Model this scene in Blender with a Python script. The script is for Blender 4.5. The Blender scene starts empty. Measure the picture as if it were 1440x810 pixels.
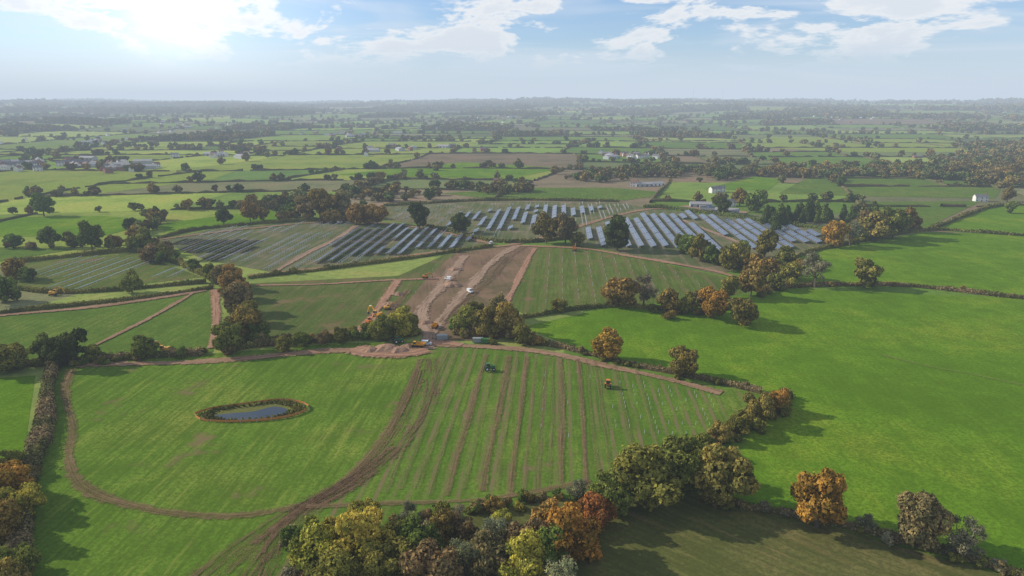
import bpy, math, random
import numpy as np
from mathutils import Vector
rng=np.random.default_rng(7); random.seed(7)
scene=bpy.context.scene
COL=scene.collection
R=math.radians

# ------------------------------------------------------------------ camera
CAM_H=100.0; F=960.0; HOR=145.0
PITCH=math.atan((405-HOR)/F)
cam=bpy.data.objects.new("camera",bpy.data.cameras.new("camera")); COL.objects.link(cam)
cam.location=(0,0,CAM_H); cam.rotation_euler=(math.pi/2-PITCH,0,0)
cam.data.sensor_width=36; cam.data.lens=36*F/1440; cam.data.clip_start=1; cam.data.clip_end=80000
scene.camera=cam
cp,sp=math.cos(PITCH),math.sin(PITCH)
# survey: ground coordinates (metres) of features measured off the aerial photo
def G(x,y):
    a=(x-720)/F; b=(405-y)/F
    d=(a, cp+b*sp, -sp+b*cp)
    t=CAM_H/-d[2]
    return (d[0]*t,d[1]*t)
def mpp(p):  # metres per survey pixel at a ground point
    return (p[1]*cp+CAM_H*sp)/F
def GP(pts): return np.array([G(*p) for p in pts])

# ------------------------------------------------------------------ node helpers
class NT:
    def __init__(s,tree): s.t=tree; s.n=tree.nodes; s.l=tree.links
    def add(s,typ,**kw):
        n=s.n.new(typ)
        for k,v in kw.items(): setattr(n,k,v)
        return n
    def put(s,sock,v):
        if v is None: return
        if hasattr(v,'node') : s.l.new(v,sock)
        elif isinstance(v,(tuple,list)):
            if sock.type=='RGBA' and len(v)==3: v=(*v,1)
            sock.default_value=v
        else: sock.default_value=v
    def math(s,op,a,b=None,c=None,clamp=False):
        n=s.add('ShaderNodeMath',operation=op,use_clamp=clamp)
        s.put(n.inputs[0],a)
        if b is not None: s.put(n.inputs[1],b)
        if c is not None: s.put(n.inputs[2],c)
        return n.outputs[0]
    def vmath(s,op,a,b=None):
        n=s.add('ShaderNodeVectorMath',operation=op); s.put(n.inputs[0],a)
        if b is not None: s.put(n.inputs[1],b)
        return n.outputs['Value'] if op in('DOT_PRODUCT','LENGTH') else n.outputs[0]
    def mix(s,f,a,b,mode='MIX'):
        n=s.add('ShaderNodeMix',data_type='RGBA',blend_type=mode)
        s.put(n.inputs[0],f); s.put(n.inputs[6],a); s.put(n.inputs[7],b); return n.outputs[2]
    def noise(s,vec,scale,detail=3,rough=0.55,dist=0):
        n=s.add('ShaderNodeTexNoise'); s.put(n.inputs['Vector'],vec)
        n.inputs['Scale'].default_value=scale; n.inputs['Detail'].default_value=detail
        n.inputs['Roughness'].default_value=rough; n.inputs['Distortion'].default_value=dist
        return n.outputs['Fac']
    def ramp(s,f,lo,hi,a=0.0,b=1.0):
        n=s.add('ShaderNodeMapRange',interpolation_type='SMOOTHSTEP'); s.put(n.inputs[0],f)
        n.inputs[1].default_value=lo; n.inputs[2].default_value=hi; n.inputs[3].default_value=a; n.inputs[4].default_value=b
        return n.outputs[0]
    def xyz(s,v):
        n=s.add('ShaderNodeSeparateXYZ'); s.put(n.inputs[0],v); return n.outputs
    def comb(s,x,y,z):
        n=s.add('ShaderNodeCombineXYZ'); s.put(n.inputs[0],x); s.put(n.inputs[1],y); s.put(n.inputs[2],z); return n.outputs[0]
def newmat(name):
    m=bpy.data.materials.new(name); m.use_nodes=True; m.node_tree.nodes.clear()
    return m,NT(m.node_tree)
def finish(k,sh):
    o=k.add('ShaderNodeOutputMaterial'); k.l.new(sh,o.inputs[0])
def principled(k,col,rough=0.9,spec=0.2,metal=0,normal=None,alpha=None):
    p=k.add('ShaderNodeBsdfPrincipled'); k.put(p.inputs['Base Color'],col)
    k.put(p.inputs['Roughness'],rough); p.inputs['Specular IOR Level'].default_value=spec
    k.put(p.inputs['Metallic'],metal)
    if normal is not None: k.l.new(normal,p.inputs['Normal'])
    if alpha is not None: k.put(p.inputs['Alpha'],alpha)
    return p.outputs[0]
def matte(k,col,alpha=None):
    d=k.add('ShaderNodeBsdfDiffuse'); k.put(d.inputs[0],col)
    if alpha is None: return d.outputs[0]
    t=k.add('ShaderNodeBsdfTransparent'); m=k.add('ShaderNodeMixShader'); k.put(m.inputs[0],alpha)
    k.l.new(t.outputs[0],m.inputs[1]); k.l.new(d.outputs[0],m.inputs[2]); return m.outputs[0]
def bump(k,h,strength=0.5,dist=0.3):
    b=k.add('ShaderNodeBump'); b.inputs['Strength'].default_value=strength; b.inputs['Distance'].default_value=dist
    k.put(b.inputs['Height'],h); return b.outputs[0]

ROWAZ=R(4.0)
def row_coords(k,pos,az=ROWAZ):
    e=k.vmath('DOT_PRODUCT',pos,(math.cos(az),-math.sin(az),0))
    d=k.vmath('DOT_PRODUCT',pos,(math.sin(az),math.cos(az),0))
    return e,d
def field_mat(name,ca,cb,mud=(0.20,0.13,0.07),stripe=0.0,pitch=4.2,az=ROWAZ,mudamt=0.0,mow=0.0,dry=0.35):
    m,k=newmat(name)
    pos=k.add('ShaderNodeNewGeometry').outputs['Position']
    big=k.noise(pos,0.016,4,0.7,0.5); mid=k.noise(pos,0.09,4,0.75); fine=k.noise(pos,0.9,3,0.8)
    c=k.mix(k.ramp(big,0.42,0.58),ca,cb)
    yl=(cb[0]*1.5+0.02,cb[1]*1.08,cb[2]*1.6)
    c=k.mix(k.ramp(big,0.50,0.70,0.0,dry*1.7),c,yl)
    c=k.mix(k.ramp(big,0.46,0.30,0.0,0.45),c,tuple(v*0.55 for v in ca))
    c=k.mix(k.ramp(mid,0.38,0.66,0.0,0.6),c,tuple(v*0.62 for v in ca))
    c=k.mix(k.ramp(fine,0.38,0.62,0.0,0.75),c,tuple(v*0.48 for v in cb))
    e,d=row_coords(k,pos,az)
    streak=k.noise(k.comb(k.math('MULTIPLY',e,0.5),k.math('MULTIPLY',d,0.03),0.0),1.0,4,0.7) if (mow>0 or stripe>0) else None
    if mow>0:
        c=k.mix(k.ramp(streak,0.46,0.60,0.0,mow),c,tuple(v*0.55 for v in ca))
        c=k.mix(k.ramp(streak,0.44,0.32,0.0,mow*0.7),c,yl)
    if stripe>0:
        s=k.math('SINE',k.math('MULTIPLY',k.math('ADD',e,k.math('MULTIPLY',mid,1.4)),2*math.pi/pitch))
        f=k.math('MULTIPLY',k.math('MULTIPLY',k.ramp(s,0.25,0.95),k.ramp(streak,0.38,0.60)),k.ramp(mid,0.3,0.6,0.35*stripe,stripe))
        c=k.mix(f,c,mud)
    if mudamt>0:
        mm=k.noise(pos,0.045,5,0.7)
        c=k.mix(k.ramp(mm,0.62-0.3*mudamt,0.72,0,0.85),c,mud)
    finish(k,matte(k,c)); return m
def soil_mat(name,a,b,alpha_edge=True,ruts=0.0,soft=0.35,cover=1.0):
    m,k=newmat(name)
    pos=k.add('ShaderNodeNewGeometry').outputs['Position']
    uv=k.add('ShaderNodeUVMap').outputs[0]; u,v,_=k.xyz(uv)
    n2=k.noise(pos,0.5,5,0.75)
    c=k.mix(k.ramp(n2,0.3,0.7),a,b)
    along=k.comb(k.math('MULTIPLY',u,9.0),k.math('MULTIPLY',v,0.04),0.0)
    nr=k.noise(along,1.0,3,0.7)
    c=k.mix(k.ramp(nr,0.46,0.62,0,0.6),c,tuple(x*0.42 for x in a))
    al=None
    if alpha_edge:
        edge=k.math('SUBTRACT',1.0,k.math('ABSOLUTE',k.math('SUBTRACT',k.math('MULTIPLY',u,2.0),1.0)))
        al=k.ramp(k.math('ADD',edge,k.math('MULTIPLY',k.math('SUBTRACT',n2,0.5),1.9)),soft*0.3,soft*1.6,0,cover)
        if ruts>0:
            al=k.math('MULTIPLY',al,k.ramp(nr,0.56-0.2*(1-ruts),0.38-0.1*(1-ruts),1.0-ruts,1.0))
    finish(k,matte(k,c,al)); return m
def simple_mat(name,c,rough=0.6,spec=0.4,metal=0.0,var=0.25,scale=1.0):
    m,k=newmat(name)
    co=k.add('ShaderNodeTexCoord').outputs['Object']
    n=k.noise(co,scale,3,0.6)
    cc=k.mix(k.ramp(n,0.3,0.75,0,var),c,tuple(v*0.45 for v in c))
    finish(k,principled(k,cc,rough,spec,metal)); return m

# ------------------------------------------------------------------ mesh helpers
def mesh_arr(name,V,Q,mats=(),uv=None,fa=None,col=None,matidx=None,smooth=False):
    V=np.asarray(V,np.float32); Q=np.asarray(Q,np.int32); n=Q.shape[1]
    me=bpy.data.meshes.new(name); me.vertices.add(len(V)); me.vertices.foreach_set('co',V.ravel())
    me.loops.add(Q.size); me.loops.foreach_set('vertex_index',Q.ravel())
    me.polygons.add(len(Q)); me.polygons.foreach_set('loop_start',np.arange(0,Q.size,n,dtype=np.int32))
    me.polygons.foreach_set('loop_total',np.full(len(Q),n,np.int32))
    if matidx is not None: me.polygons.foreach_set('material_index',np.asarray(matidx,np.int32))
    me.polygons.foreach_set('use_smooth',np.full(len(Q),smooth))
    for m in mats: me.materials.append(m)
    me.update(calc_edges=True)
    if uv is not None:
        l=me.uv_layers.new(name='UVMap'); l.data.foreach_set('uv',np.asarray(uv,np.float32)[Q.ravel()].ravel())
    if fa is not None:
        a=me.attributes.new('lv','FLOAT','POINT'); a.data.foreach_set('value',np.asarray(fa,np.float32))
    if col is not None:
        a=me.attributes.new('tcol','FLOAT_COLOR','POINT'); a.data.foreach_set('color',np.asarray(col,np.float32).ravel())
    return me
def obj(name,me,loc=(0,0,0),rz=0,sc=1,parent=None):
    o=bpy.data.objects.new(name,me); o.location=loc; o.rotation_euler=(0,0,rz)
    o.scale=(sc,sc,sc) if not hasattr(sc,'__len__') else sc
    COL.objects.link(o)
    if parent: o.parent=parent
    return o

def terr(x,y):
    x=np.asarray(x,float); y=np.asarray(y,float); r=np.hypot(x,y)
    t=np.clip((r-2600)/7000,0,1); t=t*t*(3-2*t)
    t1=np.clip((r-2300)/1500,0,1)
    h=t*(96+20*np.sin(x/1900+0.6)+12*np.sin(x/820+y/1500+2)+8*np.sin(x/330+y/700))
    h+=t1*(8+8*np.sin(x/420+y/600+1)*np.sin(y/520-x/900))
    return h
def inpoly(P,x,y):
    x=np.asarray(x); y=np.asarray(y); c=np.zeros(x.shape,bool); n=len(P)
    for i in range(n):
        x1,y1=P[i]; x2,y2=P[(i+1)%n]
        if y1==y2: continue
        cond=((y1>y)!=(y2>y))&(x<(x2-x1)*(y-y1)/(y2-y1)+x1); c^=cond
    return c
def smooth_line(P,step=3.0):
    P=np.asarray(P,float)
    Q=np.vstack([2*P[0]-P[1],P,2*P[-1]-P[-2]]); out=[]
    for i in range(1,len(Q)-2):
        p0,p1,p2,p3=Q[i-1:i+3]; L=np.hypot(*(p2-p1)); n=max(2,int(L/step))
        for t in np.linspace(0,1,n,endpoint=False):
            out.append(0.5*((2*p1)+(-p0+p2)*t+(2*p0-5*p1+4*p2-p3)*t*t+(-p0+3*p1-3*p2+p3)*t**3))
    out.append(P[-1]); return np.array(out)

# ------------------------------------------------------------------ ground: patchwork
PAL=[(0.13,0.22,0.035),(0.16,0.25,0.04),(0.11,0.18,0.04),(0.19,0.27,0.05),(0.24,0.29,0.07),(0.14,0.17,0.06),(0.17,0.17,0.08),(0.22,0.17,0.10),(0.12,0.20,0.03),(0.17,0.24,0.05),(0.20,0.20,0.09)]
zone_polys=[]   # surveyed areas where random hedges/trees must not grow
def zone(px): 
    P=GP(px); zone_polys.append(P); return P
zone([(-900,1500),(-400,520),(-60,400),(0,345),(190,335),(225,325),(480,305),(560,285),(860,280),(960,293),(1160,318),(1290,318),(1330,300),(1440,288),(1800,300),(2200,450),(2600,1500)])

warpA=28
def warp(u,v):
    a=ROWAZ+0.12
    x=u*math.cos(a)+v*math.sin(a); y=-u*math.sin(a)+v*math.cos(a)
    return (x+warpA*np.sin(y/310+1)+warpA*0.8*np.sin(y/140+x/260)+110*np.sin(y/700), y+warpA*np.sin(x/280+2)+warpA*0.7*np.sin(x/130-y/330)+150*np.sin(x/900))
cells=[]
def bsp(u0,u1,v0,v1):
    w=u1-u0; h=v1-v0; vc=max(200,(v0+v1)/2); uc=(u0+u1)/2
    r=math.hypot(uc,vc)
    tgt=160+0.035*r
    if max(w,h)>tgt*3.2 or (max(w,h)>tgt*(0.9+1.3*random.random())):
        t=random.uniform(0.30,0.70)
        if w*0.8>h: bsp(u0,u0+w*t,v0,v1); bsp(u0+w*t,u1,v0,v1)
        else: bsp(u0,u1,v0,v0+h*t); bsp(u0,u1,v0+h*t,v1)
    else:
        x,y=warp(np.array(uc),np.array((v0+v1)/2.0))
        if y>-250 and abs(x)<0.95*max(y,0)+750: cells.append((u0,u1,v0,v1,float(x),float(y)))
bsp(-12000,12000,-600,13400)
V=[];Q=[];C=[];nv=0
hedges_far=[]; tree_pts=[]; tree_scl=[]; tree_col=[]
TC_far=np.array([(0.19,0.155,0.06),(0.15,0.16,0.055),(0.21,0.155,0.055),(0.11,0.145,0.05),(0.18,0.145,0.07),(0.25,0.175,0.055),(0.20,0.195,0.075),(0.09,0.125,0.04)])
def add_tree_pts(x,y,s,palette=TC_far):
    x=np.atleast_1d(x);y=np.atleast_1d(y)
    n=len(x)
    tree_pts.append(np.stack([x,y,terr(x,y)-0.1],1)); 
    ss=s*rng.uniform(0.45,1.25,n); tree_scl.append(np.stack([ss*rng.uniform(.9,1.35,n),ss*rng.uniform(.9,1.35,n),ss*rng.uniform(.9,1.2,n)],1))
    tree_col.append(np.concatenate([palette[rng.integers(0,len(palette),n)]*rng.uniform(0.7,1.25,(n,1)),np.ones((n,1))],1))
def outside(x,y):
    k=np.ones(np.shape(x),bool)
    for P in zone_polys: k&=~inpoly(P,x,y)
    return k
for (u0,u1,v0,v1,x,y) in cells:
    r=math.hypot(x,y)
    nu=max(2,int((u1-u0)/45)); nvv=max(2,int((v1-v0)/45))
    if r>5000: nu=max(2,nu//2); nvv=max(2,nvv//2)
    uu,vv=np.meshgrid(np.linspace(u0,u1,nu+1),np.linspace(v0,v1,nvv+1))
    X,Y=warp(uu,vv); Z=terr(X,Y)
    V.append(np.stack([X.ravel(),Y.ravel(),Z.ravel()],1))
    i=np.arange((nu+1)*(nvv+1)).reshape(nvv+1,nu+1)+nv
    Q.append(np.stack([i[:-1,:-1],i[:-1,1:],i[1:,1:],i[1:,:-1]],-1).reshape(-1,4)); nv+=(nu+1)*(nvv+1)
    wood=random.random()<(0.06+0.24*min(1,max(0,(r-1500)/4500)))
    c=np.array(random.choice(PAL))*random.uniform(0.8,1.2)
    if x<0 and 600<r<2000 and random.random()<0.65: c=np.array((0.27,0.33,0.06))*random.uniform(0.75,1.12)  # left fields yellower and brighter: sunlit look put into their colour
    if wood and r>650: c=np.array((0.09,0.10,0.04))
    C.append(np.tile([*c,1],((nu+1)*(nvv+1),1)))
    if wood and r>650:
        sp_=10+r/330; n=int((u1-u0)*(v1-v0)/(sp_*sp_))
        a=rng.uniform(u0,u1,n); b=rng.uniform(v0,v1,n); tx,ty=warp(a,b); k=outside(tx,ty)
        k&=(np.sin(tx/37)+np.sin(ty/29+tx/60)+rng.normal(0,.5,n))>-1.1
        add_tree_pts(tx[k],ty[k],0.9+r/5200)
    for (a0,b0,a1,b1) in ((u0,v0,u1,v0),(u0,v0,u0,v1)):
        L=math.hypot(a1-a0,b1-b0); n=max(2,int(L/10))
        ax=np.linspace(a0,a1,n); bx=np.linspace(b0,b1,n); hx,hy=warp(ax,bx)
        if r<5500 and random.random()<0.88: hedges_far.append((hx,hy))
        gap=random.choice([9,12,18,40,65])*(1+r/3500)
        m=int(L/gap*random.uniform(0.7,1.2))
        t=rng.random(m)
        if random.random()<0.5: t=t**2
        a=a0+(a1-a0)*t; b=b0+(b1-b0)*t; tx,ty=warp(a,b); k=outside(tx,ty)
        add_tree_pts(tx[k]+rng.normal(0,2.5,k.sum()),ty[k]+rng.normal(0,2.5,k.sum()),0.74+r/6500)
m,k=newmat("patchwork_fields")
pos=k.add('ShaderNodeNewGeometry').outputs['Position']
at=k.add('ShaderNodeAttribute',attribute_name='tcol').outputs['Color']
nb=k.noise(pos,0.014,5,0.7)
c=k.mix(k.ramp(nb,0.35,0.52,0.75,0),at,k.mix(1.0,at,(0.6,0.66,0.7),'MULTIPLY'))
c=k.mix(k.ramp(nb,0.5,0.66,0,0.8),c,k.mix(1.0,at,(1.3,1.0,1.2),'MULTIPLY'))
c=k.mix(k.ramp(k.noise(pos,0.25,2,0.7),0.35,0.7,0,0.5),c,k.mix(1.0,at,(0.5,0.55,0.5),'MULTIPLY'))
finish(k,matte(k,c))
obj("ground",mesh_arr("ground",np.vstack(V),np.vstack(Q),[m],col=np.vstack(C)))
# wider terrain carrying the patchwork out to the horizon
g=np.linspace(-40000,40000,161); X,Y=np.meshgrid(g,g); Z=terr(X,Y)-14*(np.hypot(X,Y)>2500)-0.6
i=np.arange(161*161).reshape(161,161)
obj("terrain",mesh_arr("terrain",np.stack([X.ravel(),Y.ravel(),Z.ravel()],1),np.stack([i[:-1,:-1],i[:-1,1:],i[1:,1:],i[1:,:-1]],-1).reshape(-1,4),[field_mat("distant_land",(0.10,0.14,0.045),(0.12,0.16,0.05))]))

# far hedgerows : one bumpy strip mesh
V=[];Q=[];nv=0
for hx,hy in hedges_far:
    kk=outside(hx,hy); n=len(hx)
    if kk.sum()<2: continue
    t=np.stack([np.gradient(hx),np.gradient(hy)],1); t/=np.linalg.norm(t,axis=1)[:,None]+1e-9
    nr=np.stack([-t[:,1],t[:,0]],1); w=rng.uniform(0.8,2.3,n); h=rng.uniform(1.0,3.8,n); z=terr(hx,hy)
    P=np.stack([hx,hy],1)
    prof=[(-1,-.2),(-1.0,.7),(-.3,1.0),(.4,.95),(1,.6),(1,-.2)]
    ring=np.stack([np.concatenate([P+nr*(w*a)[:,None],(z+h*b)[:,None]],1) for a,b in prof],1)
    V.append(ring.reshape(-1,3)); i=np.arange(n*6).reshape(n,6)+nv; nv+=n*6
    q=np.stack([i[:-1,:-1],i[:-1,1:],i[1:,1:],i[1:,:-1]],-1)
    ok=kk[:-1]&kk[1:]&(rng.random(n-1)>0.05); Q.append(q[ok].reshape(-1,4))
m,k=newmat("far_hedge")
pos=k.add('ShaderNodeNewGeometry').outputs['Position']
c=k.mix(k.ramp(k.noise(pos,0.03,2),0.4,0.6),(0.085,0.10,0.035),(0.15,0.115,0.055))
c=k.mix(k.ramp(k.noise(pos,0.6,2),0.4,0.7,0,.6),c,(0.04,0.045,0.02))
finish(k,matte(k,c))
obj("distant_hedgerows",mesh_arr("distant_hedgerows",np.vstack(V),np.vstack(Q),[m]))

# ------------------------------------------------------------------ surveyed fields
zc=[0.05]
def sheet(name,px,mat,z=None):
    P=GP(px) if not isinstance(px,np.ndarray) else px
    z=zc[0] if z is None else z; zc[0]+=0.006
    me=bpy.data.meshes.new(name); me.from_pydata([(x,y,z) for x,y in P],[],[list(range(len(P)))]); me.materials.append(mat)
    if me.polygons[0].normal.z<0: me.flip_normals()
    return obj(name,me)
grassA=field_mat("grass_pasture",(0.115,0.225,0.014),(0.155,0.275,0.018),mow=0.16,dry=0.5)
grassB=field_mat("grass_stubbly",(0.12,0.215,0.022),(0.155,0.245,0.030),mow=0.6,mudamt=0.15,dry=0.4)
grassS=field_mat("grass_striped",(0.115,0.205,0.024),(0.145,0.235,0.030),mud=(0.20,0.14,0.075),stripe=0.9,pitch=4.3,mow=0.45,mudamt=0.12)
grassC=field_mat("grass_mid_striped",(0.115,0.165,0.032),(0.14,0.185,0.040),stripe=0.65,pitch=8.6,mow=0.5,mudamt=0.25)
grassD=field_mat("grass_mid",(0.105,0.145,0.034),(0.13,0.165,0.042),stripe=0.3,pitch=8.6,mow=0.4,mudamt=0.4)
grassE=field_mat("grass_left",(0.11,0.19,0.028),(0.14,0.21,0.034),mow=0.4)
solarG=field_mat("solar_field_grass",(0.12,0.155,0.055),(0.15,0.165,0.065),mud=(0.24,0.18,0.12),stripe=0.6,pitch=9,mow=0.4,mudamt=0.5)
grassY=field_mat("grass_yellow",(0.28,0.34,0.055),(0.23,0.31,0.05))
stub=field_mat("stubble_field",(0.125,0.14,0.035),(0.165,0.16,0.05),mow=0.6,az=R(-48),dry=0.25)
mudG=field_mat("churned_mud",(0.14,0.125,0.055),(0.20,0.135,0.08),mud=(0.25,0.155,0.095),mudamt=1.0,mow=0.55,az=R(-8))
sheet("field",[(-300,900),(-120,540),(50,528),(30,660),(20,900)],grassA)
sheet("field",[(20,900),(72,512),(300,497),(470,483),(610,480),(590,560),(500,680),(430,720),(300,900)],grassB)
sheet("field",[(300,900),(430,720),(500,680),(590,560),(610,480),(700,486),(830,505),(960,535),(1075,556),(1010,612),(860,690),(720,712),(640,730),(560,900)],grassS)
sheet("field",[(735,460),(860,432),(1000,422),(1110,406),(1440,420),(2100,440),(2100,950),(1440,815),(1100,722),(1010,690),(1060,600),(1110,556),(960,530),(830,498)],grassA)
sheet("field",[(560,900),(640,730),(720,712),(860,690),(1010,695),(1440,818),(1700,900)],stub)
sheet("field",[(-250,470),(0,442),(150,425),(300,405),(300,495),(110,508),(-260,540)],grassE)
sheet("field",[(325,400),(560,388),(640,352),(690,345),(600,470),(470,480),(360,488)],grassD)
sheet("field",[(600,478),(560,440),(600,392),(640,356),(725,345),(752,348),(735,400),(720,440),(700,480)],mudG)
sheet("field",[(752,348),(820,345),(1010,388),(1100,402),(1000,420),(860,430),(740,445),(716,430)],grassC)
sheet("field",[(1090,372),(1160,350),(1300,326),(1440,330),(1700,345),(2200,440),(1440,416),(1255,402),(1110,403)],grassA)
sheet("field",[(222,338),(300,322),(480,308),(600,318),(700,342),(560,362),(400,386),(290,366)],solarG)
sheet("field",[(10,372),(190,356),(285,390),(90,412),(0,400)],grassC)
sheet("field",[(-200,350),(0,348),(110,350),(0,368),(-250,395)],grassE)
sheet("field",[(540,290),(700,283),(870,285),(910,292),(800,335),(700,340),(600,317),(530,308)],solarG)
sheet("field",[(800,335),(910,293),(965,298),(1165,325),(1150,352),(1060,372),(1010,386),(820,344)],solarG)
sheet("field",[(1165,322),(1210,284),(1380,283),(1300,322)],grassE)
sheet("field",[(1095,272),(1135,250),(1315,247),(1408,265),(1400,279),(1205,276)],grassE); zone([(1095,272),(1135,250),(1315,247),(1408,265),(1400,279),(1205,276)])
sheet("field",[(1310,324),(1392,292),(1440,289),(1800,300),(1800,345),(1440,332)],grassA)
for px,mt in (([(1040,206),(1082,192),(1300,195),(1440,203),(1440,214),(1190,214)],grassY),
              ([(470,246),(650,228),(790,236),(720,252)],grassA),
              ([(40,262),(130,247),(330,241),(300,252),(120,275)],grassY),
              ([(-60,334),(-50,306),(150,304),(225,311),(150,331)],grassA),
              ([(215,316),(395,293),(410,306),(240,328)],grassA),
              ([(990,266),(1060,248),(1100,252),(1080,268)],grassA),
              ([(620,272),(760,264),(860,264),(950,272),(880,282),(700,281)],grassE)):
    sheet("field",px,mt); zone(px)

# ------------------------------------------------------------------ tracks
mudT=soil_mat("mud_track",(0.19,0.115,0.06),(0.27,0.175,0.10),ruts=0.45)
mudP=soil_mat("perimeter_track",(0.27,0.16,0.09),(0.34,0.22,0.14),soft=0.25)
mudD=soil_mat("mud_rutted",(0.12,0.075,0.038),(0.19,0.125,0.07),ruts=0.9)
mudL=soil_mat("faint_track",(0.20,0.145,0.07),(0.24,0.18,0.09),ruts=0.75,cover=0.75)
gravel=soil_mat("gravel_road",(0.29,0.19,0.125),(0.36,0.25,0.175),soft=0.3)
redsoil=soil_mat("red_hardcore",(0.34,0.18,0.11),(0.38,0.23,0.15),soft=0.3)
rz=[0.30]
def ribbon(name,px,w,mat,step=2.5,wob=1.0):
    P=smooth_line(GP(px),step); n=len(P)
    t=np.stack([np.gradient(P[:,0]),np.gradient(P[:,1])],1); t/=np.linalg.norm(t,axis=1)[:,None]+1e-9
    nr=np.stack([-t[:,1],t[:,0]],1); L=np.concatenate([[0],np.cumsum(np.hypot(*np.diff(P,axis=0).T))])
    L0=random.uniform(0,900)
    us=np.linspace(0,1,5); z=rz[0]; rz[0]+=0.004
    ww=w*(1+0.18*np.sin(L/17+L0)+0.12*np.sin(L/7+L0*2))
    P=P+nr*(wob*(0.3*np.sin(L/23+L0)+0.15*np.sin(L/7.3)))[:,None]
    V=np.stack([np.concatenate([P+nr*(ww*(0.5-u))[:,None],np.full((n,1),z)],1) for u in us],1).reshape(-1,3)
    UV=np.stack([np.stack([np.full(n,u),L+L0],1) for u in us],1).reshape(-1,2)
    i=np.arange(n*5).reshape(n,5)
    Qd=np.stack([i[:-1,:-1],i[:-1,1:],i[1:,1:],i[1:,:-1]],-1).reshape(-1,4)
    return obj(name,mesh_arr(name,V,Qd,[mat],uv=UV))
ribbon("dirt_track",[(592,505),(570,560),(520,640),(450,698),(380,720),(300,728),(200,716),(120,690),(98,650),(103,600),(92,545),(100,520)],4.2,mudT)
ribbon("dirt_track",[(604,505),(606,560),(570,620),(500,678),(440,712),(400,745),(365,785),(330,830)],7,mudD)
ribbon("dirt_track",[(590,520),(560,600),(500,670),(420,715),(350,760),(270,820),(240,850)],6,mudD)
ribbon("dirt_track",[(560,630),(480,690),(420,722),(385,760),(375,800),(350,850)],6,mudD)
ribbon("dirt_track",[(530,660),(450,700),(400,735),(355,775),(310,810),(280,850)],5,mudD)
ribbon("dirt_track",[(110,514),(300,508),(420,497),(500,493),(560,492)],6.5,mudP)
ribbon("dirt_track",[(600,486),(700,489),(780,499),(850,515),(930,532),(1015,553)],5.5,mudP)
ribbon("dirt_track",[(430,714),(560,708),(680,702),(760,690),(830,676)],3.0,mudT)
for x0,w,mt in ((628,2.6,mudL),(641,1.6,mudL),(655,2.2,mudL),(668,1.4,mudL),(684,2.6,mudT),(699,1.6,mudL),(716,3.2,mudT),(729,1.6,mudL),(742,2.4,mudT),(754,1.4,mudL),(766,2.2,mudL),(778,1.5,mudL),(789,2.6,mudT),(812,2.2,mudT),(824,1.5,mudL),(836,2.2,mudL),(862,1.8,mudL),(888,1.6,mudL)):
    VPx=787
    pts=[(VPx+(x0-VPx)*(yy-HOR)/(500-HOR)+random.uniform(-1,1),yy) for yy in (500+ (x0-700)*0.05,540,590,640,(694-(max(0,x0-760))*0.25)+random.uniform(-6,8))]
    ribbon("dirt_track",pts,w,mt,wob=0.35)
ribbon("gravel_road",[(603,492),(606,470),(622,448),(645,420),(668,395),(700,362),(726,346)],8,gravel)
ribbon("gravel_road",[(606,470),(592,440),(610,415),(632,388),(655,360)],9,gravel)
ribbon("dirt_track",[(625,455),(660,420),(690,392),(712,366),(740,347)],7,mudD)
ribbon("dirt_track",[(500,474),(525,442),(550,408),(560,395)],6,redsoil)
ribbon("dirt_track",[(520,474),(550,440),(575,408)],5,mudT)
ribbon("dirt_track",[(360,402),(450,400),(560,394),(640,392)],3.5,redsoil)
ribbon("dirt_track",[(712,425),(730,390),(752,349)],5,redsoil)
ribbon("dirt_track",[(726,346),(820,350),(900,363),(1000,381),(1080,404)],6,redsoil)
ribbon("dirt_track",[(301,408),(303,450),(300,490)],5,redsoil)
ribbon("dirt_track",[(-20,446),(150,430),(290,409)],6,mudP)
ribbon("dirt_track",[(278,409),(230,437),(170,468),(115,496)],3.0,mudP)
ribbon("dirt_track",[(350,389),(480,374),(600,357),(720,345)],7,mudP)
ribbon("dirt_track",[(385,383),(425,360),(470,338),(500,318)],6,gravel)
ribbon("dirt_track",[(720,345),(780,330),(850,308),(920,294),(1010,300)],7,mudP)
ribbon("dirt_track",[(960,310),(1010,330),(1060,350)],6,gravel)
ribbon("dirt_track",[(225,337),(350,322),(480,312),(600,322),(690,343)],6,mudP)
ribbon("farm_track",[(1240,500),(1300,515),(1370,528),(1450,545)],2.0,mudL)
ribbon("hardstanding",[(496,492),(530,497),(570,498),(600,492)],15,redsoil)
ribbon("hardstanding",[(585,486),(620,482),(650,486)],9,redsoil)
ribbon("hardstanding",[(960,290),(1010,296),(1050,300)],22,gravel)

# ------------------------------------------------------------------ pond
def sub(px): return smooth_line(GP(px+[px[0]]),2.0)[:-1]
wm,k=newmat("pond_water"); pos=k.add('ShaderNodeNewGeometry').outputs['Position']
finish(k,principled(k,(0.012,0.02,0.022),0.06,0.6,normal=bump(k,k.noise(pos,2.0,3),0.05,0.05)))
bankm=soil_mat("pond_bank",(0.13,0.12,0.04),(0.15,0.17,0.04),alpha_edge=False)
pb=sub([(279,584),(300,577),(350,570),(395,565),(424,570),(429,577),(408,586),(370,592),(320,594),(286,591)])
pw=sub([(294,587),(318,583),(355,580),(385,573),(404,577),(400,584),(372,589),(330,592)])
sheet("pond_bank",pb,bankm,0.33); sheet("pond_water",pw,wm,0.36)

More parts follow.
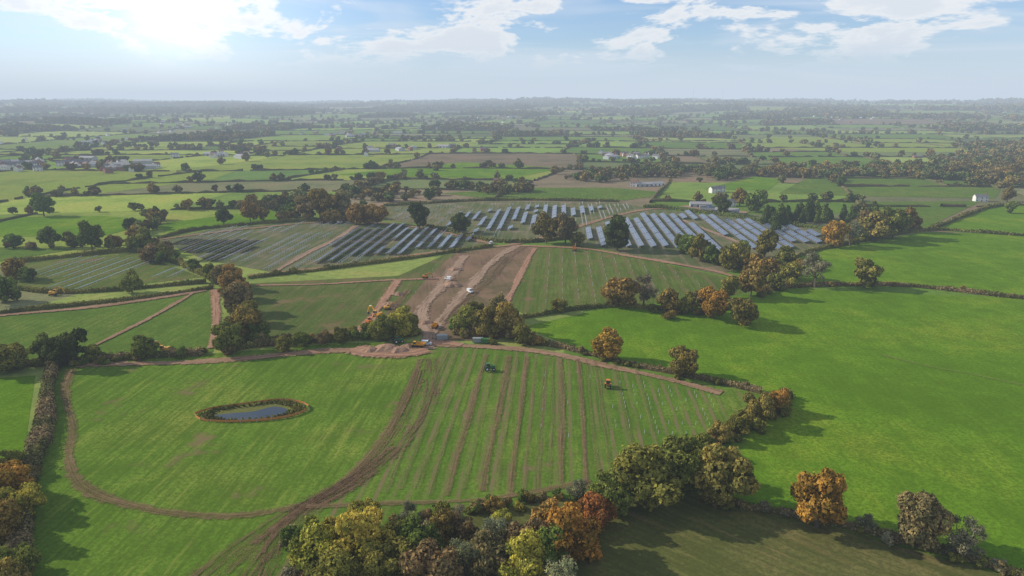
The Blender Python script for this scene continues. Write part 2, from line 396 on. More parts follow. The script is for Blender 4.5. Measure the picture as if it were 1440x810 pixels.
# ------------------------------------------------------------------ foliage
def leaf_mat(name,mode):
    m,k=newmat(name)
    if mode=='obj': base=k.add('ShaderNodeObjectInfo').outputs['Color']
    else: base=k.add('ShaderNodeAttribute',attribute_type='INSTANCER',attribute_name='tcol').outputs['Color']
    lv=k.add('ShaderNodeAttribute',attribute_name='lv').outputs['Fac']
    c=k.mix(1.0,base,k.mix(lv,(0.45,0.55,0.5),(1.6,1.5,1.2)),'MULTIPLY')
    d=k.add('ShaderNodeBsdfDiffuse'); k.l.new(c,d.inputs[0])
    if mode!='obj': finish(k,d.outputs[0]); return m
    t=k.add('ShaderNodeBsdfTranslucent'); k.l.new(c,t.inputs[0])
    mx=k.add('ShaderNodeMixShader'); mx.inputs[0].default_value=0.25; k.l.new(d.outputs[0],mx.inputs[1]); k.l.new(t.outputs[0],mx.inputs[2])
    finish(k,mx.outputs[0]); return m
leafO=leaf_mat("foliage",'obj'); leafI=leaf_mat("foliage_distant",'inst')
bark=simple_mat("bark",(0.12,0.095,0.07),0.95,0.1)
def unit(n):
    v=rng.normal(size=(n,3)); return v/np.linalg.norm(v,axis=1)[:,None]
def quads(P,N,size,asp=1.0):
    n=len(P); N=N/np.linalg.norm(N,axis=1)[:,None]; a=unit(n); T=np.cross(N,a); T/=np.linalg.norm(T,axis=1)[:,None]+1e-9; B=np.cross(N,T)
    s=(size*rng.uniform(0.6,1.4,n))[:,None]*0.5; s2=s*asp
    V=np.stack([P-T*s-B*s2*.7,P+T*s-B*s2,P+T*s*.8+B*s2,P-T*s+B*s2*.9],1).reshape(-1,3)
    return V,np.arange(4*n).reshape(n,4)
def tube(a,b,r0,r1,sides=6):
    a=np.array(a,float); b=np.array(b,float); d=b-a; d/=np.linalg.norm(d)
    u=np.cross(d,(0.3,1,0.1)); u/=np.linalg.norm(u); v=np.cross(d,u)
    an=np.arange(sides)*2*np.pi/sides; ring=np.cos(an)[:,None]*u+np.sin(an)[:,None]*v
    V=np.vstack([a+ring*r0,b+ring*r1]); i=np.arange(sides); j=(i+1)%sides
    return V,np.stack([i,j,j+sides,i+sides],1)
def tree_mesh(name,nleaf,lsize,leafmat,kind='oak'):
    W=6.0; sx,sy=1.0,1.0
    if kind=='oak': nl=26; hc=rng.uniform(5.2,6.2); vr=rng.uniform(4.8,5.8); sx=rng.uniform(.82,1.05); sy=rng.uniform(.82,1.05)
    elif kind=='bush': nl=11; hc=2.3; vr=2.5; W=3.6
    elif kind=='bare': nl=14; hc=6.2; vr=5.2; W=5.2
    elif kind=='conifer': nl=12; hc=7; vr=6; W=3
    L=[];Rr=[]
    for i in range(nl):
        if kind=='conifer':
            t=i/nl; L.append((rng.normal(0,.4),rng.normal(0,.4),2+11*t)); Rr.append(3.0*(1-t)+0.7); continue
        u=unit(1)[0]; q=rng.uniform(0.45,0.98)
        L.append((u[0]*W*q*0.85*sx,u[1]*W*q*0.85*sy,max(1.6 if kind!='bush' else .8,hc+u[2]*vr*q*0.85))); Rr.append(W*rng.uniform(0.15,0.36))
    if kind!='conifer': L.append((0,0,hc)); Rr.append(W*0.5)
    L=np.array(L); Rr=np.array(Rr)
    Pn=[];Nn=[];LV=[]
    lobev=rng.uniform(0.1,0.8,len(L))
    while sum(map(len,Pn))<nleaf:
        n=nleaf; li=rng.choice(len(L),n,p=Rr**2/np.sum(Rr**2)); d=unit(n)
        f=rng.uniform(0.72,1.10,n) if kind!='bare' else rng.uniform(0.2,1.1,n)
        f=np.where(rng.random(n)<0.08,f*1.22,f)
        P=L[li]+d*(Rr[li]*f)[:,None]*np.array([1,1,0.85])
        D=np.linalg.norm(P[:,None]-L[None],axis=2)/Rr[None]; D[np.arange(n),li]=9
        g=np.sin(P[:,0]*2.1+li)*np.sin(P[:,1]*1.9+li*2)*np.sin(P[:,2]*2.3)
        ok=(D.min(1)>0.70)&(P[:,2]>0.3)&(g>-0.38)
        Pn.append(P[ok]); Nn.append((d+rng.normal(0,.5,(n,3)))[ok])
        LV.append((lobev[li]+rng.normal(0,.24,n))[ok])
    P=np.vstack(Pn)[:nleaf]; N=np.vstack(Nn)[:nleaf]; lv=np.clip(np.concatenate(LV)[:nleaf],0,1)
    V,Qd=quads(P,N,lsize,0.35 if kind=='bare' else 0.8); LVv=np.repeat(lv,4); mi=[1]*len(Qd)
    Vs=[V];Qs=[Qd];n=len(V)
    tr=[]
    if kind!='bush': tr.append(((0,0,-0.3),(0.1,0,hc*0.55),0.45,0.3))
    st=np.array((0.1,0,hc*0.5)) if kind!='bush' else np.array((0,0,0.1))
    for p in L: 
        if kind=='conifer': continue
        mid=(st+p)/2+rng.normal(0,.3,3); tr+= [(st,mid,0.2,0.13),(mid,p,0.13,0.04)]
        if kind=='bare':
            for _ in range(5): tr.append((p,p+unit(1)[0]*2.2,0.06,0.02))
    if kind=='conifer': tr.append(((0,0,0),(0,0,12),0.3,0.05))
    for t in tr:
        v,q=tube(*t,sides=4); Vs.append(v); Qs.append(q+n); n+=len(v); mi+=[0]*len(q); LVv=np.concatenate([LVv,np.full(len(v),.5)])
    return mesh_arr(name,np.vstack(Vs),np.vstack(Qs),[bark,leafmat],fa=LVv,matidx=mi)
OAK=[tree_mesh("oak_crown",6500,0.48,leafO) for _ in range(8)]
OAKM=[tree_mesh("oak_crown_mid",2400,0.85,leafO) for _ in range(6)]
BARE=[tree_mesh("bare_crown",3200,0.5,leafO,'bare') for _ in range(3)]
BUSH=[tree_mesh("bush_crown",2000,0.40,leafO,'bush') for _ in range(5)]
CON=[tree_mesh("conifer_crown",1500,0.75,leafO,'conifer') for _ in range(2)]
TC={'or':(0.42,0.24,0.055),'ob':(0.29,0.205,0.065),'ol':(0.22,0.215,0.055),'ye':(0.40,0.35,0.07),'gr':(0.15,0.20,0.05),'dg':(0.08,0.11,0.035),
    'br':(0.25,0.19,0.095),'pa':(0.32,0.29,0.17),'re':(0.36,0.17,0.06),'gy':(0.27,0.25,0.17)}
def tree(x,y,w,c,kind=None,hs=1.0):
    p=G(x,y); W=w*mpp(p)
    r=math.hypot(*p)
    if kind is None: kind='bare' if c in('pa','gy') else 'oak'
    if kind=='oak': me=random.choice(OAK if r<330 else OAKM); base=11.8; nm="oak_tree"
    elif kind=='bare': me=random.choice(BARE); base=11.5; nm="ash_tree"
    elif kind=='bush': me=random.choice(BUSH); base=7.5; nm="hawthorn_shrub"
    else: me=random.choice(CON); base=6.5; nm="conifer_tree"
    s=W/base
    o=obj(nm,me,(p[0],p[1],-0.1),random.uniform(0,6.28),(s*random.uniform(.9,1.1),s*random.uniform(.9,1.1),s*hs*random.uniform(.92,1.15)))
    cc=TC[c]; v=random.uniform(0.8,1.15); h=random.uniform(-0.09,0.09)
    o.color=(cc[0]*v*(1+h),cc[1]*v*(1-h*.6),cc[2]*v,1)
for t in [
 (905,712,115,'ol'),(955,690,90,'ol'),(862,722,70,'ol'),(1015,712,98,'ob'),(1148,742,92,'or'),(1295,770,88,'br'),(1350,785,64,'gy'),(1215,748,36,'gy'),
 (838,742,60,'re'),(800,785,100,'or'),(745,790,80,'br'),(690,812,80,'br'),(640,748,46,'gy'),(655,812,62,'pa'),(590,795,80,'gr'),(510,800,105,'ye'),(515,748,54,'ye'),
 (450,808,85,'ye'),(652,762,45,'br'),(735,822,80,'ye'),(705,742,34,'ye'),(575,745,40,'gy'),(770,755,60,'ob'),(815,710,44,'gy'),(545,830,80,'ol'),(610,845,90,'br'),(470,850,90,'ol'),(790,850,80,'pa'),
 (560,775,60,'ol'),(622,765,55,'ob'),(700,778,66,'gy'),(412,768,34,'gr'),(480,778,60,'ye'),(770,800,70,'gr'),
 (18,705,62,'or'),(38,728,52,'ye'),(5,765,70,'ob'),(30,812,62,'ol'),(0,690,50,'ob'),(-30,740,80,'ol'),(14,850,80,'ob'),(22,668,40,'ol'),
 (1092,580,44,'or'),(1064,598,46,'ob'),(1040,612,44,'ol'),(1012,622,38,'ob'),(990,640,36,'ol'),(1075,586,36,'ob'),(965,665,40,'ol'),
 (855,506,56,'or'),(960,530,46,'ob'),
 (875,432,52,'ob'),(905,432,44,'gy'),(940,440,38,'ob'),(965,442,32,'ol'),(1002,448,46,'or'),(1045,458,50,'ob'),(1025,420,34,'ol'),(1056,418,42,'ob'),(985,432,30,'br'),
 (1110,398,36,'ol'),(1145,404,48,'gy'),(1215,405,52,'ol'),(1080,392,34,'ob'),(1090,408,30,'ol'),
 (968,358,34,'gr'),(985,368,38,'ol'),(1002,372,30,'gr'),(1030,380,44,'ol'),(1058,384,36,'ob'),(1075,362,36,'ol'),(1105,378,34,'ol'),(1045,366,30,'gr'),(1120,392,30,'ob'),
 (1172,348,40,'or'),(1195,346,34,'gy'),(1228,340,46,'ob'),(1255,335,48,'ol'),(1210,334,36,'br'),(1272,326,36,'ob'),
 (868,352,50,'dg'),(768,342,40,'ob'),(795,344,40,'br'),(812,346,24,'ol'),(646,328,30,'dg'),(590,322,38,'dg'),(530,316,36,'ob'),(505,316,40,'ob'),(430,310,40,'br'),(455,308,46,'ob'),(482,306,40,'br'),(415,306,24,'gr'),
 (712,474,54,'ob'),(684,472,52,'ob'),(654,468,42,'ol'),(702,452,42,'br'),(668,455,34,'ol'),(562,474,46,'ye'),(536,480,40,'ol'),(578,470,34,'ol'),(520,474,30,'ol'),(786,440,26,'ol'),(735,484,34,'ol'),(640,466,24,'gr'),
 (345,478,52,'ob'),(322,496,48,'ol'),(334,440,46,'br'),(328,408,42,'ob'),(310,400,32,'br'),(352,455,36,'ol'),(300,398,28,'ol'),(362,482,34,'gr'),(205,504,44,'ol'),(98,514,52,'dg'),(66,510,40,'gr'),(12,524,52,'ol'),(130,508,30,'ol'),(340,422,34,'ob'),(-30,520,60,'ol'),
 (186,412,32,'ol'),(8,425,44,'gr'),(315,316,22,'dg'),(352,312,28,'ob'),(370,310,20,'ob'),(62,304,32,'gr'),(22,392,34,'ob'),(40,396,24,'gr'),(130,352,40,'gr'),(200,352,36,'ol'),(212,368,32,'br'),(190,340,24,'ob'),(70,348,30,'gr'),(20,348,26,'gr'),(100,348,26,'ol'),(160,350,26,'ob'),
 (1416,284,20,'ob'),(1420,300,20,'gr'),(1015,302,26,'dg'),(1062,298,34,'gr'),(1040,290,24,'ob'),(400,494,30,'ol'),(455,486,26,'br'),(480,482,28,'ol'),(425,488,24,'ol')]:
    tree(*t)
for _ in range(80):
    x=random.uniform(405,850); y=random.uniform(748,835)
    if x>780 and y>800: continue
    tree(x,y,random.uniform(14,44),random.choice(['ol','br','br','ye','or','pa','gy','ob','gr']),'bush',random.uniform(.8,1.5))
for _ in range(26): tree(random.uniform(-25,48),random.uniform(665,830),random.uniform(18,36),random.choice(['ol','ob','ye','gr','br']),'bush')
def scatter_line(px,n,w,cols,kind=None,jit=3):
    P=smooth_line(GP(px),2)
    for _ in range(n):
        q=P[random.randrange(len(P))]; 
        s=random.uniform(.55,1.3)*w
        me=random.choice(BUSH) if kind=='bush' else random.choice(OAKM if kind is None else CON)
        nm={'bush':'hawthorn_shrub',None:'oak_tree','conifer':'conifer_tree'}[kind]
        base={'bush':7.5,None:12.6,'conifer':6.5}[kind]
        o=obj(nm,me,(q[0]+random.gauss(0,jit*.4),q[1]+random.gauss(0,jit),-.1),random.uniform(0,6.28),(s/base,s/base,s/base*random.uniform(.8,1.2)))
        cc=TC[random.choice(cols)]; v=random.uniform(.8,1.2); o.color=(cc[0]*v,cc[1]*v,cc[2]*v,1)
scatter_line([(550,732),(700,720),(850,700),(900,690)],32,4.5,['ol','br','ob','gr','ye'],'bush',2)
scatter_line([(1000,708),(1100,722),(1200,746),(1440,812)],34,3.6,['br','ol','gy'],'bush',1)
scatter_line([(960,665),(1010,625),(1100,570)],32,5,['ob','ol','ol'],'bush',3)
scatter_line([(640,470),(720,478),(770,484)],20,6,['ob','ol','br'],'bush',3)
scatter_line([(300,400),(335,440),(345,480),(320,494)],28,7,['ob','ol','br'],'bush',5)
scatter_line([(860,432),(940,440),(1000,440),(1060,415),(1110,402)],34,7,['ob','ol','br'],'bush',3)
scatter_line([(840,505),(960,532)],6,3,['ol'],'bush',1)
scatter_line([(740,480),(830,499),(970,531),(1070,552)],20,3.5,['ol','br'],'bush',1)
scatter_line([(370,484),(480,478),(590,470)],34,6,['ob','ol','br','gr'],'bush',2)
scatter_line([(0,520),(100,512),(280,500)],28,5,['br','ol','gr'],'bush',2)
scatter_line([(0,350),(120,348),(200,350),(290,388)],34,9,['br','ol','gr'],None,6)
scatter_line([(1165,345),(1240,332),(1285,322)],18,10,['ob','ol','br'],None,5)
scatter_line([(1080,318),(1140,310),(1210,312),(1230,318)],50,7,['dg','dg','gr'],'conifer',10)
scatter_line([(960,352),(1010,370),(1100,388)],22,9,['ol','gr'],None,5)
scatter_line([(400,308),(500,312)],14,11,['ob','br'],None,6)
scatter_line([(1110,404),(1255,402),(1440,420)],26,4.5,['ob','br'],'bush',1)
scatter_line([(350,392),(560,366),(690,347)],18,5,['ol','br'],'bush',1)

# ------------------------------------------------------------------ hedges
hm,k=newmat("hedge_leaves")
lv=k.add('ShaderNodeAttribute',attribute_name='lv').outputs['Fac']; base=k.add('ShaderNodeObjectInfo').outputs['Color']
pos=k.add('ShaderNodeNewGeometry').outputs['Position']
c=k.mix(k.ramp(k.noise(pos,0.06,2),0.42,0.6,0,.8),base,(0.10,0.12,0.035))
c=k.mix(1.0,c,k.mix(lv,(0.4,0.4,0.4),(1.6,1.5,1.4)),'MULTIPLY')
finish(k,matte(k,c))
def hedge(px,w,h,c,dens=26,ls=0.5):
    P=smooth_line(GP(px),1.5); n=len(P)
    t=np.stack([np.gradient(P[:,0]),np.gradient(P[:,1])],1); t/=np.linalg.norm(t,axis=1)[:,None]+1e-9
    nr=np.stack([-t[:,1],t[:,0]],1)
    ph=rng.uniform(0,6); s=np.arange(n)*1.5
    P=P+nr*(0.5*np.sin(s/11+ph)+0.4*np.sin(s/29))[:,None]
    hv=h*(1+0.25*np.sin(s/9+ph)*np.sin(s/23)+rng.normal(0,.10,n)); wv=w*(1+0.25*np.sin(s/13+ph)+rng.normal(0,.08,n))
    prof=[(-.42,-.1),(-.44,.6),(-.25,.88),(.25,.88),(.44,.6),(.42,-.1)]
    core=np.stack([np.concatenate([P+nr*(wv*a)[:,None],(hv*b)[:,None]],1) for a,b in prof],1).reshape(-1,3)
    i=np.arange(n*6).reshape(n,6); Q0=np.stack([i[:-1,:-1],i[:-1,1:],i[1:,1:],i[1:,:-1]],-1).reshape(-1,4)
    m=int(n*1.5*dens*(w+2*h)/8); ii=rng.integers(0,n,m); a=rng.uniform(-0.15,np.pi+0.15,m)
    ca=np.sign(np.cos(a))*np.abs(np.cos(a))**0.6; sa=np.sign(np.sin(a))*np.abs(np.sin(a))**0.6
    f=rng.uniform(.88,1.15,m)
    pt=P[ii]+t[ii]*rng.uniform(-.75,.75,m)[:,None]+nr[ii]*(wv[ii]*.5*ca*f)[:,None]
    Pp=np.concatenate([pt,(hv[ii]*np.clip(sa,0.02,1)*f)[:,None]],1)
    Nn=np.concatenate([nr[ii]*np.cos(a)[:,None],np.sin(a)[:,None]],1)+rng.normal(0,.5,(m,3))
    V,Qd=quads(Pp,Nn,ls)
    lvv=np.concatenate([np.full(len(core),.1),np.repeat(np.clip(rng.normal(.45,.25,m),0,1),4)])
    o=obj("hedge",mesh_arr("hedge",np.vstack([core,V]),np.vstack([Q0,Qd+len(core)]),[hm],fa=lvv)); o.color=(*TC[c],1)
hedge([(76,512),(66,560),(52,640),(34,720),(20,840)],4.6,3.2,'br',46,.42)
hedge([(-60,522),(100,510),(285,499)],3.2,2.5,'br')
hedge([(318,495),(370,486),(470,480),(590,470)],3.2,2.6,'ol')
hedge([(740,480),(830,499),(900,517),(970,531),(1070,552)],2.2,1.8,'br',34,.4)
hedge([(720,450),(800,438),(870,432),(960,438)],2.2,2.0,'ol')
hedge([(980,640),(1010,618),(1110,560)],4.5,3,'ob')
hedge([(1040,712),(1100,722),(1200,746),(1440,812),(1600,860)],2.2,1.6,'br',34,.4)
hedge([(1080,405),(1110,404),(1255,402),(1440,420),(1700,440)],2.6,2.0,'br')
hedge([(-80,452),(0,442),(150,426),(300,406)],2.4,2.0,'ol')
hedge([(350,392),(480,377),(560,366),(690,347)],2.4,2.0,'ol')
hedge([(0,402),(90,413),(290,398)],2.6,2.2,'ol')
hedge([(10,371),(120,360),(190,355),(240,368),(300,392)],3,3,'ol')
hedge([(222,336),(300,321),(480,307)],2.6,2.4,'ol')
hedge([(540,290),(700,282),(870,284)],2.6,2.6,'ol',16,.8)
hedge([(600,319),(700,341),(800,336)],2.4,2.4,'ol',16,.8)
hedge([(905,292),(965,297),(1165,324)],3,3,'gr',16,.8)
hedge([(1090,375),(1160,350),(1300,325),(1440,332),(1700,345)],2.6,2.2,'ol',16,.8)
hedge([(1308,324),(1392,292),(1450,289)],3,2.6,'ol',16,.8)
hedge([(640,470),(720,474),(740,480)],4,3,'ob')

# reeds round the pond
n=1800; a=rng.uniform(0,len(pb),n); ii=a.astype(int)%len(pb); c0=pb.mean(0)
f=rng.uniform(0.70,1.0,n); pp=c0+(pb[ii]-c0)*f[:,None]; kp=~inpoly(pw,pp[:,0],pp[:,1]); pp=pp[kp]
zz=rng.uniform(0.3,1.0,len(pp))
V,Qd=quads(np.concatenate([pp,zz[:,None]],1),rng.normal(0,1,(len(pp),3))*[1,1,.4],.7,.5)
o=obj("pond_reeds",mesh_arr("pond_reeds",V,Qd,[hm],fa=np.repeat(rng.random(len(pp)),4))); o.color=(0.20,0.20,0.05,1)
om=simple_mat("orange_mesh",(0.62,0.24,0.06),0.7); 
P=np.vstack([pb,pb[:1]]); c0=P.mean(0); P=c0+(P-c0)*1.06; n=len(P)
V=np.vstack([np.c_[P,np.full(n,.35)],np.c_[P,np.full(n,1.1)]]); i=np.arange(n-1)
fe=obj("barrier_fence",mesh_arr("barrier_fence",V,np.stack([i,i+1,i+1+n,i+n],1),[om]))
Vs=[];Qs=[];nn=0
steel=simple_mat("galvanised_steel",(0.55,0.57,0.60),0.45,0.5,0.3)
for q in P[::2]:
    v,qq=tube((q[0],q[1],0),(q[0],q[1],1.3),.06,.06,4); Vs.append(v);Qs.append(qq+nn);nn+=len(v)
obj("posts",mesh_arr("posts",np.vstack(Vs),np.vstack(Qs),[steel]),parent=fe)

# ------------------------------------------------------------------ distant trees (instanced)
def cluster(px,n,s,pal=TC_far):
    P=GP(px); x0,y0=P.min(0); x1,y1=P.max(0); x=rng.uniform(x0,x1,n*4); y=rng.uniform(y0,y1,n*4); k_=inpoly(P,x,y); add_tree_pts(x[k_][:n],y[k_][:n],s,pal)
cluster([(1010,256),(1000,243),(1150,240),(1310,240),(1315,248),(1130,252),(1060,249)],260,1.0)
cluster([(1315,252),(1300,225),(1380,215),(1480,215),(1500,262),(1405,268)],400,1.0)
cluster([(860,246),(900,236),(1010,240),(1010,250),(900,252)],90,1.0)
cluster([(790,252),(840,243),(900,250),(850,258)],50,.9)
cluster([(480,275),(560,268),(620,275),(600,283),(500,285)],40,.9)
cluster([(640,265),(720,268),(760,268),(700,276)],30,.9)
cluster([(340,292),(420,280),(480,290),(400,298)],22,.9)
cluster([(180,330),(215,300),(232,305),(215,335)],22,.8)
cluster([(1340,206),(1350,200),(1440,203),(1440,212)],60,1.0)
pts=np.vstack(tree_pts); scl=np.vstack(tree_scl); tcl=np.vstack(tree_col)
print("DISTANT TREES",len(pts))
near=np.hypot(pts[:,0],pts[:,1])<1500
def scatter(name,protos,pts,scl,tcl):
    col=bpy.data.collections.new(name+"_prototypes")
    for me in protos: col.objects.link(bpy.data.objects.new(me.name,me))
    me=bpy.data.meshes.new(name); me.vertices.add(len(pts)); me.vertices.foreach_set('co',pts.astype(np.float32).ravel())
    a=me.attributes.new('scl','FLOAT_VECTOR','POINT'); a.data.foreach_set('vector',scl.astype(np.float32).ravel())
    a=me.attributes.new('tcol','FLOAT_COLOR','POINT'); a.data.foreach_set('color',tcl.astype(np.float32).ravel())
    a=me.attributes.new('rot','FLOAT_VECTOR','POINT'); r_=np.zeros((len(pts),3),np.float32); r_[:,2]=rng.uniform(0,6.28,len(pts)); a.data.foreach_set('vector',r_.ravel())
    a=me.attributes.new('idx','INT','POINT'); a.data.foreach_set('value',rng.integers(0,len(protos),len(pts)).astype(np.int32))
    o=obj(name,me); ng=bpy.data.node_groups.new(name,'GeometryNodeTree')
    ng.interface.new_socket('Geometry',in_out='INPUT',socket_type='NodeSocketGeometry'); ng.interface.new_socket('Geometry',in_out='OUTPUT',socket_type='NodeSocketGeometry')
    gi=ng.nodes.new('NodeGroupInput'); go=ng.nodes.new('NodeGroupOutput'); ip=ng.nodes.new('GeometryNodeInstanceOnPoints'); ci=ng.nodes.new('GeometryNodeCollectionInfo')
    ci.inputs['Collection'].default_value=col; ci.inputs['Separate Children'].default_value=True; ci.inputs['Reset Children'].default_value=True
    def na(nm,t):
        q=ng.nodes.new('GeometryNodeInputNamedAttribute'); q.data_type=t; q.inputs[0].default_value=nm; return [s for s in q.outputs if s.enabled and s.name=='Attribute'][0]
    ng.links.new(gi.outputs[0],ip.inputs['Points']); ng.links.new(ci.outputs[0],ip.inputs['Instance']); ip.inputs['Pick Instance'].default_value=True
    ng.links.new(na('idx','INT'),ip.inputs['Instance Index']); ng.links.new(na('rot','FLOAT_VECTOR'),ip.inputs['Rotation']); ng.links.new(na('scl','FLOAT_VECTOR'),ip.inputs['Scale'])
    ng.links.new(ip.outputs[0],go.inputs[0]); md=o.modifiers.new('scatter','NODES'); md.node_group=ng
    return o
M1=[tree_mesh("tree_form_a",600,1.5,leafI) for _ in range(6)]
M2=[tree_mesh("tree_form_b",110,3.2,leafI) for _ in range(5)]
scatter("distant_trees",M1,pts[near],scl[near],tcl[near])
scatter("distant_woodland",M2,pts[~near],scl[~near],tcl[~near])

# ------------------------------------------------------------------ builder for made things
class B:
    def __init__(s): s.V=[];s.F=[];s.M=[];s.mats=[]
    def mi(s,m):
        if m not in s.mats: s.mats.append(m)
        return s.mats.index(m)
    def poly(s,vs,fs,m):
        n=len(s.V); s.V+= [tuple(v) for v in vs]; s.F+=[tuple(i+n for i in f) for f in fs]; s.M+=[s.mi(m)]*len(fs)
    def box(s,c,d,m,ry=0,rzz=0,taper=1.0):
        vs=[]
        for z in(-1,1):
            for x,y in((-1,-1),(1,-1),(1,1),(-1,1)):
                k=taper if z>0 else 1
                X,Y,Z=x*d[0]/2*k,y*d[1]/2*k,z*d[2]/2
                X,Z=X*math.cos(ry)+Z*math.sin(ry),-X*math.sin(ry)+Z*math.cos(ry)
                X,Y=X*math.cos(rzz)-Y*math.sin(rzz),X*math.sin(rzz)+Y*math.cos(rzz)
                vs.append((c[0]+X,c[1]+Y,c[2]+Z))
        s.poly(vs,[(3,2,1,0),(4,5,6,7),(0,1,5,4),(1,2,6,5),(2,3,7,6),(3,0,4,7)],m)
    def cyl(s,a,b,r,m,n=12,r2=None):
        v,q=tube(a,b,r,r if r2 is None else r2,n); s.poly(v,[tuple(x) for x in q]+[tuple(range(n))[::-1],tuple(range(n,2*n))],m)
    def mesh(s,name):
        me=bpy.data.meshes.new(name); me.from_pydata(s.V,[],s.F)
        for m in s.mats: me.materials.append(m)
        me.polygons.foreach_set('material_index',s.M); me.update(); return me
yel=simple_mat("machine_yellow",(0.70,0.36,0.03),0.45); orm=simple_mat("machine_orange",(0.65,0.20,0.03),0.45); rub=simple_mat("rubber",(0.025,0.025,0.025),0.9)
gls=simple_mat("window_glass",(0.03,0.04,0.05),0.1,0.8,var=.05); wht=simple_mat("white_paint",(0.72,0.72,0.70),0.4,var=.12); grn=simple_mat("tractor_green",(0.05,0.18,0.05),0.5)
blu=simple_mat("container_blue",(0.08,0.16,0.28),0.6); stl=simple_mat("dark_steel",(0.12,0.12,0.12),0.6); cgr=simple_mat("container_grey",(0.30,0.33,0.32),0.6)
def excavator(m):
    b=B()
    for y in(-1.15,1.15):
        b.box((0,y,.45),(3.4,.55,.5),rub); b.cyl((-1.7,y-.27,.45),(-1.7,y+.27,.45),.42,rub); b.cyl((1.7,y-.27,.45),(1.7,y+.27,.45),.42,rub)
    b.box((0,0,.6),(1.6,1.8,.4),stl); b.cyl((0,0,.7),(0,0,1.0),.7,stl)
    b.box((-.5,0,1.5),(3.0,2.5,.9),m); b.box((-1.5,0,1.75),(1.2,2.4,1.1),m,taper=.92)
    b.box((.55,.75,2.25),(1.4,.95,1.5),gls,taper=.9); b.box((.55,.75,3.04),(1.35,.95,.1),m); b.box((.0,.75,2.2),(.1,1.0,1.6),m); b.box((1.2,.75,1.65),(.1,1.0,.4),m)
    a,bb,c=(0.6,-.2,1.6),(3.0,-.2,4.3),(4.6,-.2,3.9)
    for p,q,r in((a,bb,.28),(bb,c,.24),(c,(5.5,-.2,1.3),.2)):
        L=math.dist(p,q); b.box(((p[0]+q[0])/2,p[1],(p[2]+q[2])/2),(L+.2,.35,r*2),m,ry=-math.atan2(q[2]-p[2],q[0]-p[0]))
    b.cyl((1.2,-.2,1.6),(2.6,-.2,3.4),.09,steel,8); b.cyl((3.0,-.2,4.7),(4.4,-.2,4.3),.08,steel,8)
    b.poly([(5.3,-.7,1.4),(5.3,.3,1.4),(5.9,-.7,1.1),(5.9,.3,1.1),(5.6,-.7,.5),(5.6,.3,.5),(4.9,-.7,.5),(4.9,.3,.5),(4.9,-.7,1.1),(4.9,.3,1.1)],[(0,2,4,6,8),(1,3,5,7,9),(0,1,3,2),(2,3,5,4),(4,5,7,6)],stl)
    return b.mesh("excavator")
def tractor(m):
    b=B()
    for y in(-.95,.95):
        b.cyl((-1.2,y-.25,.9),(-1.2,y+.25,.9),.9,rub,16); b.cyl((-1.2,y-.27,.9),(-1.2,y+.27,.9),.4,wht); b.cyl((1.4,y-.2,.65),(1.4,y+.2,.65),.65,rub,14); b.cyl((1.4,y-.22,.65),(1.4,y+.22,.65),.28,wht)
        b.box((-1.2,y*.95,1.88),(1.6,.6,.1),m)
    b.box((.2,0,.9),(3.2,.6,.5),stl); b.box((1.2,0,1.5),(1.9,.9,.8),m,taper=.92); b.box((-.7,0,2.2),(1.5,1.5,1.4),gls,taper=.9); b.box((-.7,0,2.95),(1.55,1.5,.14),m)
    b.box((-.7,0,1.4),(1.5,1.4,.4),m); b.cyl((.7,.35,1.8),(.7,.35,2.8),.06,stl,8)
    for x in(-1.4,0):
        for y in(-.7,.7): b.cyl((x,y,1.5),(x*.95,y*.92,2.9),.05,stl,6)
    return b.mesh("tractor")
def van():
    b=B(); prof=[(-2.6,.4),(-2.6,2.2),(-2.4,2.35),(.8,2.35),(1.6,1.45),(2.5,1.2),(2.6,.4)]; n=len(prof)
    vs=[(x,-.95,z) for x,z in prof]+[(x,.95,z) for x,z in prof]
    b.poly(vs,[tuple(range(n))[::-1],tuple(range(n,2*n))]+[(i,(i+1)%n,(i+1)%n+n,i+n) for i in range(n)],wht)
    b.box((1.22,0,1.93),(.06,1.6,1.0),gls,ry=-math.atan2(.8,.9)); 
    for y in(-.97,.97):
        b.box((.7,y,1.75),(.9,.03,.5),gls)
        for x in(-1.6,1.6): b.cyl((x,y-.1,.38),(x,y+.06,.38),.38,rub,12); b.cyl((x,y-.1,.38),(x,y+(.08 if y>0 else -.12),.38),.2,steel,10)
    b.box((2.6,0,.5),(.12,1.9,.25),stl)
    return b.mesh("van")
def container(m):
    b=B(); b.box((0,0,1.3),(6,2.4,2.5),m)
    for i in range(20):
        for y in(-1.23,1.23): b.box((-2.8+i*.295,y,1.3),(.14,.05,2.3),m)
    for x in(-2.97,2.97):
        for y in(-1.2,1.2): b.box((x,y,1.32),(.14,.14,2.62),stl)
    for y in(-.4,.4): b.cyl((3.04,y,.2),(3.04,y,2.4),.03,steel,6)
    return b.mesh("shipping_container")
def dumper():
    b=B()
    for x in(-2,0,2.3):
        for y in(-1.1,1.1): b.cyl((x,y-.3,.75),(x,y+.3,.75),.75,rub,14)
    b.box((0,0,1.0),(6,1.0,.4),stl)
    b.poly([(-3.4,-1.3,1.4),(-3.4,1.3,1.4),(.6,1.3,1.2),(.6,-1.3,1.2),(-4,-1.6,2.4),(-4,1.6,2.4),(.8,1.6,2.6),(.8,-1.6,2.6)],[(0,1,2,3),(0,4,5,1),(1,5,6,2),(2,6,7,3),(3,7,4,0)],yel)
    b.box((1.8,0,2.1),(1.3,1.8,1.6),gls,taper=.88); b.box((1.8,0,2.95),(1.3,1.7,.12),yel); b.box((1.8,0,1.4),(1.5,2.0,.5),yel); b.box((3.1,0,1.5),(1.4,1.8,.8),yel,taper=.85)
    return b.mesh("dump_truck")
